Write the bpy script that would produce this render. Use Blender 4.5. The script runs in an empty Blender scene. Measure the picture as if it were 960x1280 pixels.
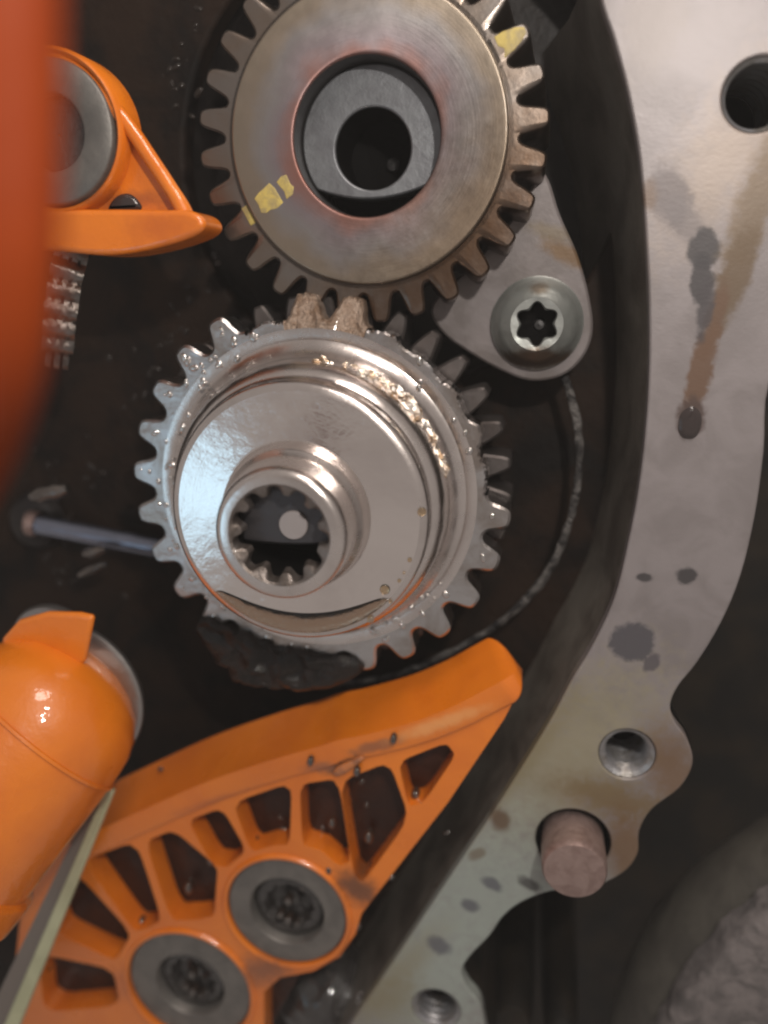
import bpy, bmesh, math, random
from mathutils import Vector, Matrix, geometry, noise as mnoise

# ------------------------------------------------------------------ units
# U = working unit (about one photo pixel at the sprocket); S = metres per U
S = 0.00012
H = 1000.0                       # camera height above the flange plane, in U
F = 1000.0                       # focal length in photo pixels (960 x 1280)
sc = bpy.context.scene
C = bpy.context.scene.collection
R_ = math.radians

# ------------------------------------------------------------------ camera
d = Vector((0.195, 0.268, -1.0)).normalized()
ROT = d.rotation_difference(Vector((0, 0, -1))).to_matrix()
cam = bpy.data.cameras.new('camera')
cam.sensor_fit = 'VERTICAL'
cam.lens = 4.3
cam.sensor_height = 4.3 * 1280 / F
cam.sensor_width = 4.3 * 960 / F
cam.clip_start = 0.002
cam.clip_end = 10.0
cam.dof.use_dof = True
cam.dof.focus_distance = 985 * S
cam.dof.aperture_fstop = 1.25
co = bpy.data.objects.new('camera', cam)
C.objects.link(co)
co.matrix_world = Matrix.Translation((0, 0, H * S)) @ ROT.to_4x4()
sc.camera = co

def P(x, y, z=0.0):
    """photo pixel + height above the flange plane -> point in U"""
    r = ROT @ Vector(((x - 480) / F, -(y - 640) / F, -1.0))
    t = (H - z) / (-r.z)
    return Vector((r.x * t, r.y * t, z))

def P2(pts, z):
    return [P(x, y, z).to_2d() for x, y in pts]

# ------------------------------------------------------------------ world + lamps
w = bpy.data.worlds.new('World')
sc.world = w
w.use_nodes = True
bg = w.node_tree.nodes['Background']
bg.inputs['Color'].default_value = (0.95, 0.86, 0.80, 1)
bg.inputs['Strength'].default_value = 0.36

def area(name, loc, target, size, energy, color, shape='DISK', sizey=None):
    l = bpy.data.lights.new(name, 'AREA')
    l.shape = shape
    l.size = size * S
    if sizey:
        l.size_y = sizey * S
    l.energy = energy
    l.color = color
    o = bpy.data.objects.new(name, l)
    C.objects.link(o)
    o.location = Vector(loc) * S
    o.rotation_euler = (Vector(target) - Vector(loc)).to_track_quat('-Z', 'Y').to_euler()
    return o

area('torch', (330, 560, 1150), (-150, -150, 0), 70, 0.19, (1.0, 0.95, 0.88))
area('cool_worklight', (-850, -390, 820), (-250, -200, 0), 300, 0.0058, (0.45, 0.77, 1.0), 'RECTANGLE', 300)
area('overhead_fill', (450, 1900, 950), (-100, -200, 0), 700, 0.34, (1.0, 0.90, 0.82))  # soft overhead fill, source unseen, added to light flange and rail tops

sc.view_settings.view_transform = 'Standard'
sc.view_settings.look = 'None'
sc.view_settings.gamma = 1.0
sc.view_settings.use_curve_mapping = False
sc.view_settings.exposure = 0.0
sc.render.engine = 'CYCLES'
sc.cycles.max_bounces = 4
sc.cycles.diffuse_bounces = 2
sc.cycles.glossy_bounces = 2
sc.cycles.transmission_bounces = 4
sc.cycles.volume_bounces = 0
sc.cycles.filter_width = 2.3

# ------------------------------------------------------------------ materials
def mat(name, color, rough=0.4, metal=0.0, coat=0.0, coat_rough=0.05, spec=0.5,
        var=None, var_scale=40, bump=0.0, bump_scale=20, rough_var=0.0, sss=0.0,
        stains=(), trans=0.0, aniso=0.0, rings=None, coat_scale=26, bump2=0.0, bump2_scale=4, coat_bump=0.0):
    """procedural material. scales are feature sizes in U. var = second colour mixed by noise."""
    m = bpy.data.materials.new(name)
    m.use_nodes = True
    nt = m.node_tree
    b = nt.nodes['Principled BSDF']
    N = nt.nodes.new
    L = nt.links.new
    b.inputs['Base Color'].default_value = (*color, 1)
    b.inputs['Roughness'].default_value = rough
    b.inputs['Metallic'].default_value = metal
    b.inputs['Specular IOR Level'].default_value = spec
    b.inputs['Coat Weight'].default_value = coat
    b.inputs['Coat Roughness'].default_value = coat_rough
    b.inputs['Transmission Weight'].default_value = trans
    if aniso:
        b.inputs['Anisotropic'].default_value = aniso
        tg = N('ShaderNodeTangent'); tg.direction_type = 'RADIAL'; tg.axis = 'Z'
        L(tg.outputs[0], b.inputs['Tangent'])
    if sss:
        b.inputs['Subsurface Weight'].default_value = sss
        b.inputs['Subsurface Radius'].default_value = (1, 0.35, 0.08)
        b.inputs['Subsurface Scale'].default_value = 14 * S
    geo = N('ShaderNodeNewGeometry')
    vec = N('ShaderNodeVectorMath')
    vec.operation = 'SCALE'
    vec.inputs['Scale'].default_value = 1.0 / S
    L(geo.outputs['Position'], vec.inputs[0])
    V = vec.outputs[0]                      # world position in U

    def nz(size, detail=4, rgh=0.55, dist=0.0, vsock=V):
        n = N('ShaderNodeTexNoise')
        n.inputs['Scale'].default_value = 1.0 / size
        n.inputs['Detail'].default_value = detail
        n.inputs['Roughness'].default_value = rgh
        n.inputs['Distortion'].default_value = dist
        L(vsock, n.inputs['Vector'])
        return n.outputs['Fac']

    def rng(sock, a, c, lo=0.0, hi=1.0, smooth=True):
        r = N('ShaderNodeMapRange')
        r.interpolation_type = 'SMOOTHSTEP' if smooth else 'LINEAR'
        r.inputs['From Min'].default_value = a
        r.inputs['From Max'].default_value = c
        r.inputs['To Min'].default_value = lo
        r.inputs['To Max'].default_value = hi
        L(sock, r.inputs['Value'])
        return r.outputs['Result']

    def mix(fac, a, c):
        x = N('ShaderNodeMix')
        x.data_type = 'RGBA'
        if hasattr(fac, 'links'):
            L(fac, x.inputs[0])
        else:
            x.inputs[0].default_value = fac
        for s_, i in ((a, 6), (c, 7)):
            if hasattr(s_, 'links'):
                L(s_, x.inputs[i])
            else:
                x.inputs[i].default_value = (*s_, 1)
        return x.outputs[2]

    col = None
    if var is not None:
        col = mix(rng(nz(var_scale, 5, 0.6, 0.6), 0.36, 0.68), color, var)
    # stains: (px, py, z, rx, ry, angle_deg, colour, softness, strength, ragged)
    wet = None
    if stains:
        warp = nz(17, 6, 0.68, 0.4)
        for (px, py, z, rx, ry, ang, scol, soft, strength, ragged) in stains:
            mp = N('ShaderNodeMapping')
            mp.vector_type = 'TEXTURE'
            c3 = P(px, py, z)
            mp.inputs['Location'].default_value = (c3.x, c3.y, c3.z)
            mp.inputs['Rotation'].default_value = (0, 0, R_(ang))
            mp.inputs['Scale'].default_value = (rx, ry, 4000)
            L(V, mp.inputs['Vector'])
            ln = N('ShaderNodeVectorMath')
            ln.operation = 'LENGTH'
            L(mp.outputs[0], ln.inputs[0])
            ma = N('ShaderNodeMath')
            ma.operation = 'MULTIPLY_ADD'
            L(warp, ma.inputs[0])
            ma.inputs[1].default_value = ragged * 1.7
            L(ln.outputs['Value'], ma.inputs[2])
            mk = rng(ma.outputs[0], 1.0 + ragged * 0.85 - soft * 1.3, 1.0 + ragged * 0.85 + soft * 1.3, strength, 0.0)
            col = mix(mk, col if col is not None else color, scol)
            if soft < 0.3:
                if wet is None:
                    wet = mk
                else:
                    mx = N('ShaderNodeMath')
                    mx.operation = 'MAXIMUM'
                    L(wet, mx.inputs[0])
                    L(mk, mx.inputs[1])
                    wet = mx.outputs[0]
    if col is not None:
        L(col, b.inputs['Base Color'])
    if rough_var:
        L(rng(nz(var_scale * 0.6, 5), 0.3, 0.7, max(0.02, rough - rough_var), rough + rough_var), b.inputs['Roughness'])
    if wet is not None and coat == 0:
        L(wet, b.inputs['Coat Weight'])
    if bump or bump2:
        h = None
        if rings:
            cx_, cy_, per_, amp_ = rings
            sb = N('ShaderNodeVectorMath'); sb.operation = 'SUBTRACT'
            L(V, sb.inputs[0]); sb.inputs[1].default_value = (cx_, cy_, 0)
            mu_ = N('ShaderNodeVectorMath'); mu_.operation = 'MULTIPLY'
            L(sb.outputs[0], mu_.inputs[0]); mu_.inputs[1].default_value = (1, 1, 0)
            le = N('ShaderNodeVectorMath'); le.operation = 'LENGTH'
            L(mu_.outputs[0], le.inputs[0])
            n1 = N('ShaderNodeTexNoise'); n1.noise_dimensions = '1D'
            n1.inputs['Scale'].default_value = 1.0 / per_
            n1.inputs['Detail'].default_value = 4
            L(le.outputs['Value'], n1.inputs['W'])
            rb_ = N('ShaderNodeBump'); rb_.inputs['Strength'].default_value = 1.0
            rb_.inputs['Distance'].default_value = amp_ * S
            L(n1.outputs['Fac'], rb_.inputs['Height'])
            h = rb_.outputs[0]
        if bump:
            bn = N('ShaderNodeBump')
            bn.inputs['Strength'].default_value = 1.0
            bn.inputs['Distance'].default_value = bump * S
            L(nz(bump_scale, 5, 0.6), bn.inputs['Height'])
            if h is not None:
                L(h, bn.inputs['Normal'])
            h = bn.outputs[0]
        if bump2:
            b2 = N('ShaderNodeBump')
            b2.inputs['Strength'].default_value = 1.0
            b2.inputs['Distance'].default_value = bump2 * S
            L(nz(bump2_scale, 3, 0.6), b2.inputs['Height'])
            if h is not None:
                L(h, b2.inputs['Normal'])
            h = b2.outputs[0]
        L(h, b.inputs['Normal'])
    if coat_bump:
        cb = N('ShaderNodeBump')
        cb.inputs['Strength'].default_value = 1.0
        cb.inputs['Distance'].default_value = coat_bump * S
        L(nz(coat_scale, 3, 0.5), cb.inputs['Height'])
        L(cb.outputs[0], b.inputs['Coat Normal'])
    return m

BR = (0.16, 0.085, 0.035)
DK = (0.035, 0.030, 0.032)
GB = (0.30, 0.22, 0.12)
flange_stains = [
    # wide soft tarnish
    (700, 955, 0, 70, 150, -35, (0.33, 0.29, 0.16), 0.6, 0.55, 1.2),
    (600, 1120, 0, 130, 150, -35, (0.34, 0.385, 0.345), 0.7, 0.75, 1.2),
    (520, 1230, 0, 120, 120, 0, (0.36, 0.405, 0.365), 0.6, 0.7, 1.0),
    (838, 960, 0, 30, 60, 20, BR, 0.6, 0.75, 0.9),
    (770, 1000, 0, 85, 26, -12, (0.17, 0.11, 0.045), 0.6, 0.8, 1.3),
    (785, 1065, 0, 30, 60, 10, BR, 0.5, 0.8, 0.9),
    (905, 200, 0, 90, 40, 60, (0.36, 0.28, 0.22), 0.7, 0.5, 1.2),
    (645, 960, 0, 18, 120, -33, (0.22, 0.18, 0.10), 0.6, 0.7, 1.2),
    (500, 1215, 0, 90, 22, 55, (0.24, 0.19, 0.10), 0.7, 0.5, 1.2),
    (480, 1250, 0, 60, 40, 20, (0.22, 0.18, 0.10), 0.7, 0.6, 1.2),
    # dark blotches and spots
    (790, 803, 0, 28, 27, 0, (0.06, 0.055, 0.065), 0.12, 0.92, 0.5),
    (815, 828, 0, 9, 14, -30, (0.07, 0.06, 0.07), 0.2, 0.85, 0.8),
    (806, 722, 0, 10, 6, 0, DK, 0.25, 0.95, 0.7),
    (858, 720, 0, 12, 11, 0, DK, 0.2, 0.95, 0.7),
    (625, 1025, 0, 14, 18, 10, (0.11, 0.06, 0.03), 0.3, 0.85, 0.8),
    (615, 1105, 0, 16, 9, -30, (0.09, 0.09, 0.11), 0.3, 0.8, 0.9),
    (588, 1132, 0, 13, 11, 0, (0.09, 0.09, 0.11), 0.3, 0.8, 0.9),
    (549, 1182, 0, 18, 15, -30, (0.10, 0.10, 0.12), 0.3, 0.8, 0.9),
    (662, 1105, 0, 9, 16, 60, DK, 0.3, 0.8, 0.9),
    (596, 1068, 0, 14, 8, 40, (0.15, 0.11, 0.07), 0.3, 0.7, 0.9),
    (838, 245, 0, 20, 34, 25, (0.12, 0.10, 0.10), 0.25, 0.85, 0.9),
    (818, 15, 0, 30, 62, -8, (0.22, 0.19, 0.18), 0.35, 0.7, 1.0),
    (855, 275, 0, 16, 30, 35, (0.14, 0.12, 0.12), 0.3, 0.7, 0.9),
    (812, 243, 0, 9, 14, 0, (0.13, 0.085, 0.06), 0.4, 0.8, 0.9),
    (880, 312, 0, 17, 23, 0, DK, 0.15, 0.92, 0.6),
    (877, 352, 0, 12, 30, 5, DK, 0.15, 0.92, 0.6),
    (945, 255, 0, 20, 85, -16, (0.14, 0.095, 0.055), 0.35, 0.8, 0.9),
    (918, 348, 0, 17, 58, -16, (0.11, 0.070, 0.038), 0.22, 0.9, 0.7),
    (893, 400, 0, 10, 44, -12, (0.11, 0.058, 0.032), 0.25, 0.92, 0.8),
    (876, 465, 0, 13, 58, -10, (0.115, 0.060, 0.033), 0.22, 0.95, 0.8),
    (864, 522, 0, 16, 24, -8, (0.06, 0.035, 0.028), 0.2, 0.92, 0.6),
    (882, 385, 0, 9, 34, -4, (0.05, 0.042, 0.045), 0.25, 0.9, 0.9),
]
M = {}
M['flange'] = mat('flange_aluminium', (0.235, 0.207, 0.207), 0.45, 0.2, stains=flange_stains,
                  var=(0.19, 0.166, 0.164), var_scale=70, bump=0.3, bump_scale=30, bump2=0.2, bump2_scale=4, coat_rough=0.08)
M['dark_cast'] = mat('oily_dark_casting', (0.030, 0.025, 0.023), 0.5, 0.0, spec=0.25,
                     var=(0.014, 0.011, 0.011), var_scale=80, bump=5, bump_scale=40, bump2=0.8, bump2_scale=6)
M['wall_cast'] = mat('oily_wall_casting', (0.14, 0.124, 0.105), 0.4, 0.0, coat=0.25, coat_rough=0.2, var=(0.07, 0.058, 0.048), var_scale=90, bump=2, bump_scale=60, bump2=0.8, bump2_scale=6)
M['brown_cast'] = mat('oily_brown_casting', (0.019, 0.010, 0.006), 0.65, 0.0, spec=0.15,
                      var=(0.005, 0.0035, 0.003), var_scale=110, bump=6, bump_scale=60)
M['rib_cast'] = mat('speckled_casting_edge', (0.010, 0.008, 0.008), 0.5, 0.2, coat=0.2, coat_rough=0.15,
                    var=(0.13, 0.118, 0.11), var_scale=24, bump=5, bump_scale=7, bump2=2, bump2_scale=4)
M['outer_cast'] = mat('outer_dark_casting', (0.008, 0.007, 0.006), 0.6, spec=0.25, var=(0.020, 0.014, 0.009), var_scale=90, bump=4, bump_scale=40)
M['steel'] = mat('wet_steel', (0.68, 0.615, 0.585), 0.27, 1.0, coat=0.9, coat_rough=0.03, var=(0.56, 0.50, 0.47), var_scale=120,
                 bump=0.9, bump_scale=55, rough_var=0.05, coat_bump=3.0)
G_ = P(393, 618, 0)
UG_ = P(459, 173, -34)
M['steel_disc'] = mat('polished_wet_steel', (0.78, 0.71, 0.675), 0.18, 1.0, coat=1.0, coat_rough=0.02, rings=(G_.x, G_.y, 3.0, 0.10),
                      var=(0.68, 0.61, 0.58), var_scale=160, bump=2.2, bump_scale=80, coat_bump=5, aniso=0.5)
M['steel_blue'] = mat('oily_tooth_steel', (0.50, 0.48, 0.48), 0.28, 1.0, coat=1.0, coat_rough=0.03, var=(0.32, 0.27, 0.24),
                      var_scale=70, bump=2.0, bump_scale=24, coat_bump=6.0, coat_scale=14)
M['steel_upper'] = mat('brownish_gear_steel', (0.22, 0.19, 0.17), 0.36, 1.0, stains=[(570, 310, -34, 190, 75, 40, (0.085, 0.042, 0.02), 0.7, 0.85, 1.0)], coat=0.5, coat_rough=0.1, var=(0.21, 0.16, 0.125), var_scale=90, bump=1.0, bump_scale=40, coat_bump=3.0)
M['steel_shaded'] = mat('shaded_tooth_steel', (0.13, 0.115, 0.11), 0.5, 0.9, var=(0.09, 0.075, 0.07),
                      var_scale=50, bump=1.0, bump_scale=20)  # shade on the rear teeth put into a darker steel
M['fracture'] = mat('fractured_steel', (0.36, 0.27, 0.21), 0.5, 0.7, var=(0.22, 0.14, 0.09), var_scale=16, bump=6, bump_scale=9,
                    bump2=2, bump2_scale=3, coat=0.6)
M['swarf'] = mat('bright_swarf', (0.90, 0.84, 0.78), 0.28, 1.0, var=(0.62, 0.42, 0.25), var_scale=12, bump=2, bump_scale=6, coat=0.5)
M['bore'] = mat('dark_bore', (0.055, 0.052, 0.052), 0.45, 0.6, bump=1, bump_scale=12)
M['black'] = mat('recess_shade', (0.004, 0.0035, 0.0035), 0.7, spec=0.05)  # near-black base puts the shade of holes and sockets into the colour
M['plug'] = mat('grey_plug', (0.20, 0.205, 0.215), 0.45, 0.7, var=(0.16, 0.16, 0.17), var_scale=30, bump=0.8, bump_scale=14)
M['plug_dark'] = mat('dark_plug', (0.075, 0.07, 0.075), 0.4, 0.7, bump=1, bump_scale=14)
M['spline'] = mat('spline_steel', (0.21, 0.18, 0.165), 0.45, 0.8, var=(0.12, 0.095, 0.08), var_scale=20, bump=2, bump_scale=10, coat=0.5)
M['pin'] = mat('pale_pin', (0.36, 0.315, 0.305), 0.5, 0.3, bump=0.4, bump_scale=8)
M['paint'] = mat('yellow_paint', (0.50, 0.38, 0.10), 0.5, var=(0.30, 0.23, 0.10), var_scale=16, bump=0.8, bump_scale=8)
M['screw'] = mat('zinc_screw', (0.38, 0.39, 0.37), 0.38, 0.75, var=(0.31, 0.32, 0.30), var_scale=30, bump=0.6, bump_scale=12,
                 stains=[(672, 450, -60, 50, 14, 0, (0.10, 0.055, 0.03), 0.4, 0.9, 0.9), (674, 360, -60, 12, 7, 0, (0.14, 0.09, 0.05), 0.4, 0.7, 0.9)])
M['bracket'] = mat('grey_bracket', (0.18, 0.156, 0.153), 0.5, 0.2, var=(0.13, 0.11, 0.104), var_scale=50, bump=0.8, bump_scale=20,
                   stains=[(710, 318, -95, 34, 10, -28, (0.13, 0.07, 0.025), 0.5, 0.85, 1.1), (690, 290, -95, 30, 8, -15, (0.15, 0.11, 0.06), 0.6, 0.6, 1.1)])
OR = (0.74, 0.19, 0.008)
o_st = [
    (430, 957, 10, 34, 9, 32, (0.06, 0.028, 0.014), 0.35, 0.92, 1.0),
    (402, 960, 10, 22, 9, 10, (0.30, 0.10, 0.04), 0.5, 0.8, 1.0),
    (470, 932, 10, 36, 8, 20, (0.26, 0.09, 0.035), 0.5, 0.8, 1.0),
    (446, 1112, 10, 34, 24, -40, (0.07, 0.028, 0.014), 0.5, 0.85, 1.0),
    (330, 1215, 10, 40, 26, 20, (0.16, 0.06, 0.03), 0.6, 0.8, 1.0),
    (552, 903, 10, 62, 9, 25, (0.80, 0.36, 0.12), 0.5, 0.7, 0.8),
    (270, 1000, 10, 60, 6, 24, (0.45, 0.10, 0.012), 0.6, 0.6, 1.0),
    (150, 1230, 10, 40, 30, 0, (0.40, 0.10, 0.02), 0.7, 0.6, 1.2),
    (150, 250, 40, 50, 10, 0, (0.30, 0.07, 0.015), 0.6, 0.7, 1.0),
    (215, 285, 40, 40, 20, 0, (0.45, 0.09, 0.008), 0.7, 0.7, 1.0),
]
M['orange'] = mat('orange_plastic', OR, 0.34, 0.0, coat=0.6, coat_rough=0.07, var=(0.66, 0.155, 0.007), var_scale=150,
                  bump=1.6, bump_scale=45, bump2=0.25, bump2_scale=5, rough_var=0.1, stains=o_st, coat_bump=2.5, coat_scale=30)
M['orange_shaded'] = mat('shaded_orange_plastic', (0.25, 0.036, 0.003), 0.55, 0.0, spec=0.2, var=(0.21, 0.028, 0.003), var_scale=120, bump=1.6, bump_scale=45)  # the rail's shaded side put into a darker, redder base
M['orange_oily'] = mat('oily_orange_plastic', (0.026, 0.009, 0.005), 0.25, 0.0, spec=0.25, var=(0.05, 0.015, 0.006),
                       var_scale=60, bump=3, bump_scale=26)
M['orange_scuff'] = mat('scuffed_orange_plastic', (0.50, 0.16, 0.04), 0.22, 0.0, coat=0.7, var=(0.22, 0.08, 0.035), var_scale=22, bump=5, bump_scale=12)
M['orange_pale'] = mat('worn_orange_plastic', (0.78, 0.33, 0.12), 0.4, 0.0, coat=0.4, coat_rough=0.1, var=(0.70, 0.24, 0.05),
                       var_scale=40, bump=1.5, bump_scale=16)
M['oil'] = mat('dark_engine_oil', (0.028, 0.011, 0.006), 0.06, 0.0, coat=0.5, bump=4, bump_scale=40)
M['oil_brown'] = mat('brown_oil_film', (0.24, 0.10, 0.032), 0.10, 0.0, coat=0.4, var=(0.17, 0.065, 0.02), var_scale=40, bump=1.0, bump_scale=20)
M['oil_dark'] = mat('black_oil_film', (0.035, 0.026, 0.025), 0.10, 0.0, bump=1, bump_scale=14)
M['oil_clear'] = mat('clear_oil', (0.80, 0.62, 0.40), 0.02, 0.0, trans=1.0)
M['oil_thin'] = mat('thin_clear_oil', (0.60, 0.45, 0.33), 0.03, 0.0, trans=1.0, bump=5, bump_scale=40)
M['oil_glint'] = mat('glossy_oil_drop', (0.03, 0.018, 0.012), 0.16, 0.0, spec=1.0, coat=1.0, coat_rough=0.1)
M['drop_steel'] = mat('oil_on_steel', (0.55, 0.52, 0.50), 0.10, 1.0, coat=1.0, coat_rough=0.03)
M['oil_dim'] = mat('dim_oil_drop', (0.02, 0.014, 0.011), 0.14, 0.0, spec=0.4)
M['oil_pool'] = mat('thin_brown_oil', (0.13, 0.085, 0.06), 0.06, 0.8, coat=0.8, bump=6, bump_scale=40)
M['sludge'] = mat('wet_black_sludge', (0.008, 0.006, 0.005), 0.10, 0.0, spec=0.3, var=(0.02, 0.013, 0.01), var_scale=24, bump=5, bump_scale=16)
M['bush'] = mat('grey_steel_bush', (0.20, 0.185, 0.17), 0.5, 0.6, var=(0.15, 0.14, 0.13), var_scale=40, bump=1, bump_scale=16)
M['bolt_dark'] = mat('oily_black_bolt', (0.035, 0.03, 0.028), 0.22, 0.3, coat=1.0, coat_rough=0.05, bump=8, bump_scale=16)
M['chain'] = mat('oily_chain', (0.17, 0.145, 0.13), 0.26, 0.9, coat=0.8, coat_rough=0.06, var=(0.08, 0.06, 0.05), var_scale=20, bump=2, bump_scale=10)
M['chain_dark'] = mat('dark_oily_chain', (0.030, 0.022, 0.018), 0.4, 0.6, coat=0.15, coat_rough=0.1, var=(0.010, 0.007, 0.006), var_scale=20, bump=3, bump_scale=10)
M['dowel'] = mat('brown_dowel', (0.33, 0.235, 0.21), 0.42, 0.5, var=(0.24, 0.16, 0.14), var_scale=22, bump=1.2, bump_scale=10)
M['thread'] = mat('thread_steel', (0.34, 0.335, 0.35), 0.38, 0.7, coat=0.5, var=(0.22, 0.20, 0.18), var_scale=30, bump=1.5, bump_scale=10)
M['hose'] = mat('matt_black_hose', (0.085, 0.075, 0.062), 0.7, var=(0.06, 0.052, 0.044), var_scale=60, bump=2, bump_scale=20, bump2=0.8, bump2_scale=5)
M['rough_block'] = mat('rough_grey_block', (0.19, 0.165, 0.16), 0.8, var=(0.10, 0.088, 0.086), var_scale=30, bump=2.5, bump_scale=12, bump2=1.5, bump2_scale=4)
M['rod'] = mat('blue_sheen_rod', (0.20, 0.215, 0.28), 0.25, 0.9, coat=0.8, coat_rough=0.06, bump=2, bump_scale=20)  # bluish base carries the sheen of the cool light
M['strip'] = mat('pale_green_strip', (0.47, 0.47, 0.30), 0.45, 0.0, var=(0.40, 0.40, 0.25), var_scale=60, bump=1, bump_scale=20, coat=0.2)
M['strip_side'] = mat('grey_strip_side', (0.17, 0.14, 0.12), 0.35, 0.0, coat=0.4, bump=1, bump_scale=20)
M['ring_steel'] = mat('steel_ring', (0.34, 0.32, 0.31), 0.35, 0.9, bump=1, bump_scale=20)

# heat-tinted gear face: annealing colours around the bore (a property of the metal itself)
def heat_mat(center):
    m = mat('heat_tinted_steel', stains=[(585, 268, -25, 140, 90, 40, (0.07, 0.042, 0.024), 0.8, 0.75, 0.8)], color=(0.46, 0.40, 0.34), rough=0.40, metal=0.85, coat=0.35, coat_rough=0.15, bump=0.8, bump_scale=60, rough_var=0.04, coat_bump=2.0, aniso=0.5, rings=(UG_.x, UG_.y, 2.5, 0.10))
    nt = m.node_tree
    b = nt.nodes['Principled BSDF']
    N = nt.nodes.new
    L = nt.links.new
    geo = N('ShaderNodeNewGeometry')
    sub = N('ShaderNodeVectorMath'); sub.operation = 'SUBTRACT'
    L(geo.outputs['Position'], sub.inputs[0])
    sub.inputs[1].default_value = (center.x * S, center.y * S, center.z * S)
    sl = N('ShaderNodeVectorMath'); sl.operation = 'SCALE'
    sl.inputs['Scale'].default_value = 1 / S
    L(sub.outputs[0], sl.inputs[0])
    mu = N('ShaderNodeVectorMath'); mu.operation = 'MULTIPLY'
    mu.inputs[1].default_value = (1, 1, 0)
    L(sl.outputs[0], mu.inputs[0])
    ln = N('ShaderNodeVectorMath'); ln.operation = 'LENGTH'
    L(mu.outputs[0], ln.inputs[0])
    nz = N('ShaderNodeTexNoise'); nz.inputs['Scale'].default_value = 1 / 70; nz.inputs['Detail'].default_value = 3
    L(sl.outputs[0], nz.inputs['Vector'])
    ad = N('ShaderNodeMath'); ad.operation = 'MULTIPLY_ADD'
    L(nz.outputs['Fac'], ad.inputs[0]); ad.inputs[1].default_value = 70
    L(ln.outputs['Value'], ad.inputs[2])
    mr = N('ShaderNodeMapRange')
    mr.inputs['From Min'].default_value = 113; mr.inputs['From Max'].default_value = 215
    L(ad.outputs[0], mr.inputs['Value'])
    cr = N('ShaderNodeValToRGB')
    e = cr.color_ramp.elements
    e[0].position = 0.0; e[0].color = (0.33, 0.15, 0.115, 1)
    e[1].position = 1.0; e[1].color = (0.28, 0.23, 0.175, 1)
    for p_, c_ in ((0.16, (0.33, 0.185, 0.165, 1)), (0.32, (0.29, 0.24, 0.25, 1)), (0.52, (0.29, 0.265, 0.26, 1)), (0.74, (0.29, 0.235, 0.185, 1))):
        n_ = e.new(p_); n_.color = c_
    L(mr.outputs[0], cr.inputs[0])
    sn = b.inputs['Base Color'].links[0].from_node      # oil-brown stain over the annealing colours
    L(cr.outputs[0], sn.inputs[6])
    return m

# ------------------------------------------------------------------ builders
def empty(name, at, label, cat, group=None):
    o = bpy.data.objects.new(name, None)
    o.empty_display_size = 0.005
    C.objects.link(o)
    o.location = Vector(at) * S
    o['label'] = label
    o['category'] = cat
    if group:
        o['group'] = group
    return o

def root_loc(p):
    v = Vector((0, 0, 0))
    while p is not None:
        v += p.location
        p = p.parent
    return v

def mk(name, verts, faces, m, parent=None, smooth=True, bevel=0, angle=38, segs=2, local=False, recalc=True):
    """one mesh object; verts in U, world placed (or about the parent origin when local)"""
    off = Vector((0, 0, 0)) if (local or parent is None) else root_loc(parent)
    me = bpy.data.meshes.new(name)
    me.from_pydata([tuple(Vector(v) * S - off) for v in verts], [], faces)
    if recalc:
        bm = bmesh.new()
        bm.from_mesh(me)
        bmesh.ops.recalc_face_normals(bm, faces=bm.faces)
        bm.to_mesh(me)
        bm.free()
    me.materials.append(M[m] if isinstance(m, str) else m)
    if smooth:
        me.polygons.foreach_set('use_smooth', [True] * len(me.polygons))
        me.set_sharp_from_angle(angle=R_(angle))
    o = bpy.data.objects.new(name, me)
    C.objects.link(o)
    o.parent = parent
    if bevel:
        bv = o.modifiers.new('bevel', 'BEVEL')
        bv.width = bevel * S
        bv.segments = segs
        bv.limit_method = 'ANGLE'
        bv.angle_limit = R_(35)
        bv.use_clamp_overlap = True
    return o

def inst(src, name, parent, rotz=0.0, loc=None):
    o = bpy.data.objects.new(name, src.data)
    C.objects.link(o)
    o.parent = parent
    o.rotation_euler = (0, 0, rotz)
    if loc is not None:
        o.location = Vector(loc) * S
    return o

def tag(o, label, cat, group=None, kind=None):
    if label: o['label'] = label
    if cat: o['category'] = cat
    if group: o['group'] = group
    if kind: o['kind'] = kind
    return o

def loft(loops, cap0=False, cap1=False, closed=True):
    n = len(loops[0])
    vs = [Vector(p) for lp in loops for p in lp]
    fs = []
    for k in range(len(loops) - 1):
        for i in range(n if closed else n - 1):
            j = (i + 1) % n
            fs.append((k * n + i, k * n + j, (k + 1) * n + j, (k + 1) * n + i))
    if cap0: fs.append(tuple(reversed(range(n))))
    if cap1: fs.append(tuple(range((len(loops) - 1) * n, len(loops) * n)))
    return vs, fs

def circ(cx, cy, z, r, n=96, fn=None):
    out = []
    for i in range(n):
        a = 2 * math.pi * i / n
        rr = r if fn is None else fn(a)
        out.append(Vector((cx + rr * math.cos(a), cy + rr * math.sin(a), z)))
    return out

def lathe(cx, cy, prof, n=96, cap0=False, cap1=False):
    return loft([circ(cx, cy, z, r, n) for r, z in prof], cap0, cap1)

def catmull(pts, per=6, closed=False):
    pts = [Vector(p) for p in pts]
    n = len(pts)
    out = []
    rngk = range(n) if closed else range(n - 1)
    for i in rngk:
        if closed:
            p0, p1, p2, p3 = pts[(i - 1) % n], pts[i], pts[(i + 1) % n], pts[(i + 2) % n]
        else:
            p0, p1, p2, p3 = pts[max(i - 1, 0)], pts[i], pts[i + 1], pts[min(i + 2, n - 1)]
        for k in range(per):
            t = k / per
            out.append(0.5 * ((2 * p1) + (p2 - p0) * t + (2 * p0 - 5 * p1 + 4 * p2 - p3) * t * t + (3 * p1 - p0 - 3 * p2 + p3) * t ** 3))
    if not closed:
        out.append(pts[-1])
    return out

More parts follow.
